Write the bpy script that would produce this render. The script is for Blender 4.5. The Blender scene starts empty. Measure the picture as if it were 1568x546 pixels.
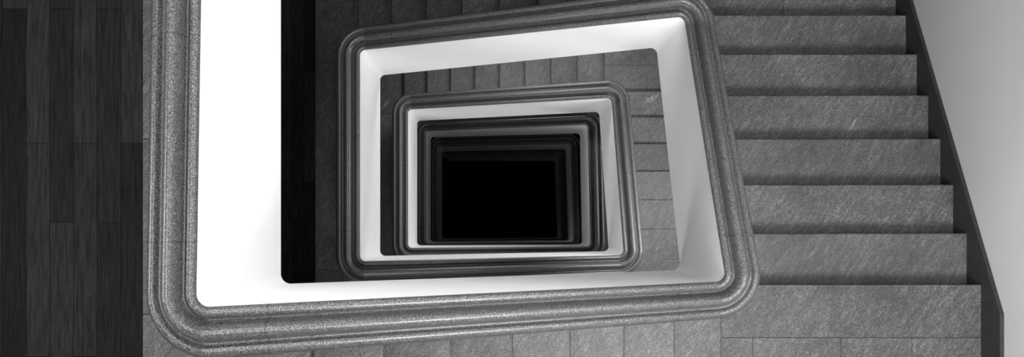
import bpy, bmesh, math
from mathutils import Vector
H=20.0
sc=bpy.context.scene
sc.view_settings.view_transform='Standard'
sc.view_settings.look='None'
# ---------------------------------------------------------------- materials
def newmat(name):
    m=bpy.data.materials.new(name); m.use_nodes=True
    nt=m.node_tree; b=nt.nodes['Principled BSDF']
    return m,nt,b
def N(nt,t,**k):
    n=nt.nodes.new(t)
    for a,v in k.items(): setattr(n,a,v)
    return n
def ramp(nt,src,stops):
    r=N(nt,'ShaderNodeValToRGB'); e=r.color_ramp.elements
    while len(e)<len(stops): e.new(0.5)
    for i,(p,c) in enumerate(stops):
        e[i].position=p; e[i].color=(c,c,c,1)
    nt.links.new(src,r.inputs[0]); return r.outputs[0]
def mul(nt,a,b):
    m=N(nt,'ShaderNodeMath',operation='MULTIPLY')
    for i,x in enumerate((a,b)):
        if isinstance(x,(int,float)): m.inputs[i].default_value=x
        else: nt.links.new(x,m.inputs[i])
    return m.outputs[0]
def add(nt,a,b):
    o=mul(nt,a,b); o.node.operation='ADD'; return o
def coords(nt,scale,rot=(0,0,0)):
    tc=N(nt,'ShaderNodeTexCoord'); mp=N(nt,'ShaderNodeMapping')
    mp.inputs['Scale'].default_value=scale; mp.inputs['Rotation'].default_value=rot
    nt.links.new(tc.outputs['Object'],mp.inputs[0]); return mp.outputs[0]
def noise(nt,vec,scale,detail=4,rough=.6):
    n=N(nt,'ShaderNodeTexNoise'); n.inputs['Scale'].default_value=scale
    n.inputs['Detail'].default_value=detail; n.inputs['Roughness'].default_value=rough
    nt.links.new(vec,n.inputs['Vector']); return n.outputs['Fac']

def mat_paint(name,v):
    m,nt,b=newmat(name)
    c=ramp(nt,noise(nt,coords(nt,(1,1,1)),3),[(0.3,v*.97),(0.7,v)])
    nt.links.new(c,b.inputs['Base Color']); b.inputs['Roughness'].default_value=.7
    return m
white=mat_paint('white_plaster',.88)
wallp=mat_paint('wall_plaster',.43)
ceilp=mat_paint('ceiling_plaster',.45)

def mat_terrazzo():
    m,nt,b=newmat('terrazzo_coping')
    v=coords(nt,(1,1,1))
    s=ramp(nt,noise(nt,v,230,4,.8),[(0.37,.005),(0.46,.028),(0.54,.07),(0.65,.26)])
    nt.links.new(s,b.inputs['Base Color'])
    b.inputs['Roughness'].default_value=.38
    b.inputs['Specular IOR Level'].default_value=.5
    return m
terr=mat_terrazzo()
def mat_granite(name,k=1.0):
    m,nt,b=newmat(name)
    grain=ramp(nt,noise(nt,coords(nt,(1,1,1)),130,5,.85),[(0.33,.15),(0.5,.8),(0.67,2.0)])
    v0=coords(nt,(1,1,1),(0,0,.6))
    g=N(nt,'ShaderNodeNewGeometry')
    cmb=N(nt,'ShaderNodeCombineXYZ'); nt.links.new(mul(nt,g.outputs['Random Per Island'],37.0),cmb.inputs[2])
    va=N(nt,'ShaderNodeVectorMath',operation='ADD'); nt.links.new(v0,va.inputs[0]); nt.links.new(cmb.outputs[0],va.inputs[1])
    def sc_(s):
        mp=N(nt,'ShaderNodeMapping'); mp.inputs['Scale'].default_value=s; nt.links.new(va.outputs[0],mp.inputs[0]); return mp.outputs[0]
    streak=ramp(nt,noise(nt,sc_((13,3.5,5)),3.4,8,.78),[(0.35,.6),(0.52,.95),(0.68,1.7)])
    cloud=ramp(nt,noise(nt,sc_((1,1,1)),1.8,4),[(0.3,.65),(0.7,1.4)])
    vein=ramp(nt,noise(nt,sc_((3.2,.8,1.5)),1.5,9,.8),[(0.60,0),(0.65,.22),(.72,.8)])
    rnd=add(nt,mul(nt,g.outputs['Random Per Island'],.22),.89)
    c=mul(nt,mul(nt,mul(nt,grain,streak),cloud),rnd)
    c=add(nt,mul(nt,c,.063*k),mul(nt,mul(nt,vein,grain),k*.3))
    nt.links.new(c,b.inputs['Base Color'])
    b.inputs['Roughness'].default_value=.5; b.inputs['Specular IOR Level'].default_value=.3
    bp=N(nt,'ShaderNodeBump'); bp.inputs['Strength'].default_value=.4; bp.inputs['Distance'].default_value=.003
    nt.links.new(noise(nt,coords(nt,(1,1,1)),90,3),bp.inputs['Height']); nt.links.new(bp.outputs[0],b.inputs['Normal'])
    return m
gran=mat_granite('granite_tread')
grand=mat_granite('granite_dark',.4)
def mat_wood():
    m,nt,b=newmat('dark_oak_parquet')
    v=coords(nt,(1,1,1),(0,0,math.pi/2))
    br=N(nt,'ShaderNodeTexBrick'); br.offset=.37
    br.inputs['Scale'].default_value=1; br.inputs['Brick Width'].default_value=.9
    br.inputs['Row Height'].default_value=.1; br.inputs['Mortar Size'].default_value=.0014
    br.inputs['Color1'].default_value=(.0045,.0045,.0045,1); br.inputs['Color2'].default_value=(.013,.013,.013,1)
    br.inputs['Mortar'].default_value=(.0008,.0008,.0008,1)
    nt.links.new(v,br.inputs['Vector'])
    gr=ramp(nt,noise(nt,coords(nt,(30,1.8,1)),3,8,.75),[(0.34,.3),(0.66,2.0)])
    mx=N(nt,'ShaderNodeMix',data_type='RGBA',blend_type='MULTIPLY'); mx.inputs[0].default_value=1
    nt.links.new(br.outputs['Color'],mx.inputs[6]); nt.links.new(gr,mx.inputs[7])
    nt.links.new(mx.outputs[2],b.inputs['Base Color'])
    b.inputs['Roughness'].default_value=.6; b.inputs['Specular IOR Level'].default_value=.05
    return m
wood=mat_wood()
def mat_plain(name,v,r=.6,sp=.2):
    m,nt,b=newmat(name)
    c=ramp(nt,noise(nt,coords(nt,(1,1,1)),30),[(0.3,v*.8),(0.7,v*1.2)])
    nt.links.new(c,b.inputs['Base Color']); b.inputs['Roughness'].default_value=r
    b.inputs['Specular IOR Level'].default_value=sp
    return m
skirtm=mat_plain('dark_stone_skirting',.024,.6)
jointm=mat_plain('joint_mortar',.02)
pitm=mat_plain('shaft_floor_shade',.004,.9,0)  # near-black colour stands in for the unlit bottom of the shaft

# ---------------------------------------------------------------- helpers
def mkobj(name,bm,mats,parent=None,smooth=False):
    bmesh.ops.recalc_face_normals(bm,faces=bm.faces)
    me=bpy.data.meshes.new(name); bm.to_mesh(me); bm.free()
    for m in mats: me.materials.append(m)
    o=bpy.data.objects.new(name,me); sc.collection.objects.link(o)
    if smooth:
        for p in me.polygons: p.use_smooth=True
    if parent: o.parent=parent
    return o
def empty(name):
    e=bpy.data.objects.new(name,None); sc.collection.objects.link(e); e.empty_display_size=.2; return e
def box(bm,x0,x1,y0,y1,z0,z1,mi=0):
    v=[bm.verts.new((x,y,z)) for z in (z0,z1) for y in (y0,y1) for x in (x0,x1)]
    for q in ((0,1,3,2),(4,5,7,6),(0,1,5,4),(2,3,7,6),(0,2,6,4),(1,3,7,5)):
        f=bm.faces.new([v[i] for i in q]); f.material_index=mi
def prism(bm,pts,axis,a0,a1,mi=0):
    def P(s,z,a): return (s,a,z) if axis=='x' else (a,s,z)
    A=[bm.verts.new(P(s,z,a0)) for s,z in pts]; B=[bm.verts.new(P(s,z,a1)) for s,z in pts]
    fs=[bm.faces.new(A),bm.faces.new(B[::-1])]
    n=len(pts)
    for i in range(n): fs.append(bm.faces.new([A[i],A[(i+1)%n],B[(i+1)%n],B[i]]))
    for f in fs: f.material_index=mi

# ---------------------------------------------------------------- plan (metres, depth below the eye)
XL,XRR=-1.0,1.052
YB=-.28; YTR,YTL=1.16,1.235
WX=2.72            # right wall line
YBW,YTW=-2.0,2.95  # back / front walls
XW=-1.51           # wood edge
XLW=-4.6
#          floor  landing1 landing2   rail: L     BR     TR       bottom: L   BR    TR
ST=[dict(F=4.0, A=5.35, B=6.505, r=(3.09,4.39,5.33), b=(4.33,5.53,6.32), rt=3.16),
    dict(F=7.75,A=9.08, B=10.2,  r=(6.74,8.0,8.83),  b=(7.93,9.15,9.98)),
    dict(F=11.4,A=12.0, B=12.6,  r=(10.3,10.95,11.25), b=(11.5,12.1,12.4)),
    dict(F=13.8,A=14.5, B=15.3,  r=(12.75,13.5,14.0), b=(13.75,14.6,15.1)),
    dict(F=16.4,A=17.2, B=18.2,  r=(15.4,16.2,16.9), b=(16.5,17.3,18.0))]
GF=19.0
def nextF(i): return ST[i+1]['F'] if i+1<len(ST) else GF

# ---------------------------------------------------------------- balustrade spiral
corners=[(XRR,YTR,1.55,2.6),]
for i,s in enumerate(ST):
    rl=s['r'][0]; rt=s.get('rt',rl); ym=.45; rm=rl+(rt-rl)*(ym-YB)/(YTL-YB)
    corners+= [(XL,YTL,rt,s['b'][0]),(XL,ym,rm,s['b'][0]),(XL,YB,rl,s['b'][0]),
               (XRR,YB,s['r'][1],s['b'][1]),(XRR,YTR,s['r'][2],s['b'][2])]
corners.append((XL,YTL,GF-.95,GF+.1))
R=.045
sections=[]; splits=[]
for k,(x,y,zr,zb) in enumerate(corners):
    p=Vector((x,y))
    d1=(p-Vector(corners[k-1][:2])).normalized() if k>0 else None
    d2=(Vector(corners[k+1][:2])-p).normalized() if k<len(corners)-1 else None
    if d1 is None: d1=d2
    if d2 is None: d2=d1
    n1=Vector((d1.y,-d1.x)); n2=Vector((d2.y,-d2.x))
    ang=math.atan2(d1.x*d2.y-d1.y*d2.x,d1.dot(d2))
    if abs(ang)<.01:
        sections.append((p,n1,zr,zb))
        if 0<k<len(corners)-1: splits.append(len(sections)-1)
    else:
        t=R*math.tan(ang/2); c=p-d1*t-n1*R
        M=10
        for j in range(M+1):
            a=ang*j/M; n=Vector((n1.x*math.cos(a)-n1.y*math.sin(a),n1.x*math.sin(a)+n1.y*math.cos(a)))
            sections.append((c+n*R,n,zr,zb))
# coping profile: (outward offset, height above reference)
prof=[(.0,-.03),(-.003,-.026),(-.003,-.016),(.002,-.006),(.010,0),(.021,.001),(.031,-.008),(.037,-.030),(.043,-.036),
      (.049,-.020),(.056,.008),(.066,.028),(.078,.037),(.090,.034),(.102,.017),(.110,-.010),(.115,-.030),(.122,-.038),
      (.129,-.024),(.138,-.011),(.150,-.012),(.161,-.024),(.170,-.044),(.174,-.064),(.170,-.086),(.158,-.104),(.125,-.112)]
def sweep(bm,secs,prof_fn,close=True,caps=(True,True)):
    rings=[]
    for (p,n,zr,zb) in secs:
        rings.append([bm.verts.new((p.x+n.x*o,p.y+n.y*o,z)) for o,z in prof_fn(zr,zb)])
    m=len(rings[0])
    for a,b in zip(rings,rings[1:]):
        for i in range(m if close else m-1):
            bm.faces.new([a[i],a[(i+1)%m],b[(i+1)%m],b[i]])
    if caps[0]: bm.faces.new(rings[0])
    if caps[1]: bm.faces.new(rings[-1][::-1])
bounds=[0]+splits+[len(sections)-1]
def lerpsec(a,b,t):
    return (a[0].lerp(b[0],t),a[1].lerp(b[1],t).normalized(),a[2]+(b[2]-a[2])*t,a[3]+(b[3]-a[3])*t)
for bi in range(len(bounds)-1):
    secs=sections[bounds[bi]:bounds[bi+1]+1]
    par=empty('stair_balustrade')
    bm=bmesh.new(); sweep(bm,secs,lambda zr,zb:[(0,H-zr-.028),(.03,H-zr-.042),(.125,H-zr-.07),(.125,H-zb),(0,H-zb)])
    mkobj('parapet_wall',bm,[white],par)
    bm=bmesh.new(); sweep(bm,secs,lambda zr,zb:[(o,H-zr+h) for o,h in prof],caps=(False,False))
    o=mkobj('terrazzo_coping',bm,[terr],par,True)
    bm=bmesh.new()
    for a,b in zip(secs,secs[1:]):
        L=(b[0]-a[0]).length
        if L>.4:
            for dist in ((.17,L-.2) if L>1.3 else (L-.17,)):
                t=dist/L; w=.0008/L
                sweep(bm,[lerpsec(a,b,t-w),lerpsec(a,b,t+w)],lambda zr,zb:[(o_+(.0006 if o_>.07 else -.0006),H-zr+h+.0006) for o_,h in prof])
    mkobj('coping_joints',bm,[jointm],par)

# ---------------------------------------------------------------- stairs
TH=.04; OV=.018
def flight(par,axis,s0,sgn,tread,n,d0,rise,w0,w1,name):
    bm=bmesh.new()
    for j in range(1,n+1):
        a=s0+sgn*tread*(j-1)-sgn*.0; b=s0+sgn*tread*j
        z=H-(d0+rise*j)
        e=.008
        pts=[(a-sgn*.035,z),(b-sgn*e,z),(b-sgn*e*.3,z-e*.3),(b,z-e),(b,z-TH),(a-sgn*.035,z-TH)]
        prism(bm,pts,axis,w0,w1)
    mkobj('treads',bm,[gran],par)
    bm=bmesh.new()
    pts=[]
    for j in range(0,n+1):
        s=s0+sgn*tread*j-sgn*OV
        pts.append((s,H-(d0+rise*j)-TH+.001))
        pts.append((s,H-(d0+rise*(j+1))-TH+.001 if j<n else H-(d0+rise*(n+1))-.25))
    pts.append((s0-sgn*OV-sgn*.05,H-d0-rise-.25+.1))
    pts.append((s0-sgn*OV-sgn*.05,H-d0-TH+.001))
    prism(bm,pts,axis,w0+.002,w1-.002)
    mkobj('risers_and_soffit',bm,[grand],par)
def slab(par,name,x0,x1,y0,y1,depth,xs,ys,mat=gran,th=.045,under=.26,gap=.0015):
    bm=bmesh.new()
    X=[x0]+sorted(x for x in xs if x0<x<x1)+[x1]; Y=[y0]+sorted(y for y in ys if y0<y<y1)+[y1]
    for a,b in zip(X,X[1:]):
        for c,d in zip(Y,Y[1:]):
            box(bm,a+gap*(a!=x0),b-gap*(b!=x1),c+gap*(c!=y0),d-gap*(d!=y1),H-depth-th,H-depth)
    mkobj(name+'_tiles',bm,[mat],par)
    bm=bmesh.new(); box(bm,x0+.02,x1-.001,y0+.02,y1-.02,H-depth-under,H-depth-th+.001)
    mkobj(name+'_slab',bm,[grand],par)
WYB=YB-.11; WXR=XRR+.11; WYT=YTR+.13
N1x0,N1t=-.80,.288
for i,s in enumerate(ST):
    par=empty('staircase')
    F,A,B=s['F'],s['A'],s['B']; FN=nextF(i)
    r1=(A-F)/8; r2=(B-A)/7; r3=(FN-B)/9
    flight(par,'x',N1x0,1,N1t,7,F,r1,YBW,WYB,'bottom')
    flight(par,'y',-.354,1,.29,6,A,r2,WXR,WX,'right')
    flight(par,'x',1.134,-1,.284,8,B,r3,WYT,YTW,'top')
    xe=N1x0+7*N1t
    slab(par,'corner_landing_edge',WXR-.03,WX,-.65,-.354,A,[],[])
    slab(par,'corner_landing',xe-.03,WX,YBW,-.653,A,[1.43,1.93,2.33],[-1.25])
    slab(par,'corner_landing_inner',xe-.03-.0,WXR-.03,-.65,WYB,A,[],[])
    slab(par,'corner_landing_far',1.134,WX,-.354+.29*6-.03,YTW,B,[1.95],[1.69,2.3])
par=empty('staircase')
flight(par,'x',1.134,-1,.284,8,2.755,(4.0-2.755)/9,WYT,YTW,'top')
slab(par,'corner_landing_far',1.134,WX,1.386,YTW,2.755,[1.7,2.2],[1.69,2.3])
XP=-1.11
for i,s in enumerate(ST):
    F=s['F']; par=empty('floor_landing')
    bm=bmesh.new()
    for y0,y1 in ((YBW,-1.1),(-1.097,WYB)):
        box(bm,XW+.003,N1x0,y0,y1,H-F-.045,H-F)
    for y0,y1 in ((WYB+.003,.35),(.353,1.3),(1.303,YTW)):
        box(bm,XW+.003,XP,y0,y1,H-F-.045,H-F)
    mkobj('stone_border',bm,[gran],par)
    bm=bmesh.new(); box(bm,XLW,XW,YBW,YTW,H-F-.045,H-F)
    mkobj('oak_boards',bm,[wood],par)
    bm=bmesh.new(); box(bm,XLW,XP,YBW,YTW,H-F-.3,H-F-.044)
    box(bm,XP,N1x0-.02,YBW,WYB,H-F-.3,H-F-.044)
    mkobj('floor_slab',bm,[ceilp],par)

# ---------------------------------------------------------------- skirting on right wall
for i,s in enumerate(ST):
    bm=bmesh.new(); A,B=s['A'],s['B']
    hgt=.2
    y1=-.354+.29*6
    pts=[(YBW,H-A+hgt),(-.50,H-A+hgt),(y1+.12,H-B+hgt),(YTW,H-B+hgt),(YTW,H-B-.2),(y1,H-B-.2),(-.354,H-A-.2),(YBW,H-A-.2)]
    prism(bm,pts,'y',WX+.0005,WX+.025)
    mkobj('baseboard_right',bm,[skirtm])

# ---------------------------------------------------------------- shell
TOP=H+3.2
def shell(name,x0,x1,y0,y1,z0,z1,m):
    bm=bmesh.new(); box(bm,x0,x1,y0,y1,z0,z1); mkobj(name,bm,[m])
shell('wall_right',WX+.024,WX+.2,YBW-.2,YTW+.2,0,TOP,wallp)
shell('wall_left',XLW-.2,XLW,YBW-.2,YTW+.2,0,TOP,wallp)
shell('wall_back',XLW,WX+.024,YBW-.2,YBW,0,TOP,wallp)
shell('wall_front',XLW,WX+.024,YTW,YTW+.2,0,TOP,wallp)
shell('ceiling',XLW-.2,WX+.2,YBW-.2,YTW+.2,TOP,TOP+.2,ceilp)
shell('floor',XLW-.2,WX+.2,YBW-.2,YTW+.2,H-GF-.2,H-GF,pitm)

# ---------------------------------------------------------------- light
def area(name,loc,target,sx,sy,p,spread=180):
    l=bpy.data.lights.new(name,'AREA'); l.shape='RECTANGLE'; l.size=sx; l.size_y=sy; l.energy=p
    l.spread=math.radians(spread)
    o=bpy.data.objects.new(name,l); sc.collection.objects.link(o); o.location=loc
    d=Vector(target)-Vector(loc); o.rotation_euler=d.to_track_quat('-Z','Y').to_euler(); return o
area('added_top_light',(.3,-.3,TOP-.05),(.3,-.3,0),2.0,2.0,290)  # area light added under the closed ceiling to light the well from above
area('added_light_right',(WX-.08,.5,H-1.2),(-1,.3,H-3.8),1.6,1.2,88)  # added light out of view, brightens the uppermost left parapet face
area('added_light_back',(1.1,YBW+.12,H-1.5),(1.7,.9,H-6),1.2,1.8,230,120)  # off-frame light added to rake the right treads and shade their bases
area('added_light_left',(XLW+.1,0,H-1.0),(2.7,0,H-5.0),1.6,1.2,85,110)  # unseen light added to lift the right wall and right parapet
area('added_light_front',(0,YTW-.1,H+.2),(0,-.3,H-4.4),1.4,.5,50,90)  # light added beyond the frame for the uppermost bottom-side parapet
for dz,k,kf in ((0,.7,1),(3.6,.66,.5)):
    area('added_light_front',(.3,YTW-.1,H-8.3-dz),(0,-.3,H-8.4-dz),1.2,.4,42*k*kf)  # hidden fill added for the bottom-side parapet of the lower storeys
    area('added_light_right',(WX-.08,.5,H-7.35-dz*.92),(-1,.4,H-7.5-dz),1.2,.4,48*k)  # hidden fill added on the right for the left parapet faces
    area('added_light_back',(-.3,YBW+.1,H-6.1-dz),(.3,1.2,H-6.8-dz),1.2,.4,32*k)  # hidden fill added at the back for the top-side parapet
area('added_flight_light',(1.95,.2,H-6.75),(1.95,.5,H-9.5),1.0,.3,60,140)  # light added out of sight below the right flight, brightens lower treads
area('added_flight_light',(.2,2.2,H-8.3),(.2,1.9,H-11.5),1.4,.3,26,140)  # unseen light added below the top flight to brighten the steps beneath
w=bpy.data.worlds.new('world'); sc.world=w; w.use_nodes=True
w.node_tree.nodes['Background'].inputs[0].default_value=(.5,.5,.5,1)
w.node_tree.nodes['Background'].inputs[1].default_value=.3

# ---------------------------------------------------------------- camera
cd=bpy.data.cameras.new('camera'); cam=bpy.data.objects.new('camera',cd); sc.collection.objects.link(cam)
cd.sensor_width=36; cd.lens=1450/1568*36
cd.shift_x=19/1568; cd.shift_y=67/1568
cam.location=(0,0,H); cam.rotation_euler=(0,0,0)
cd.clip_start=.05
sc.camera=cam
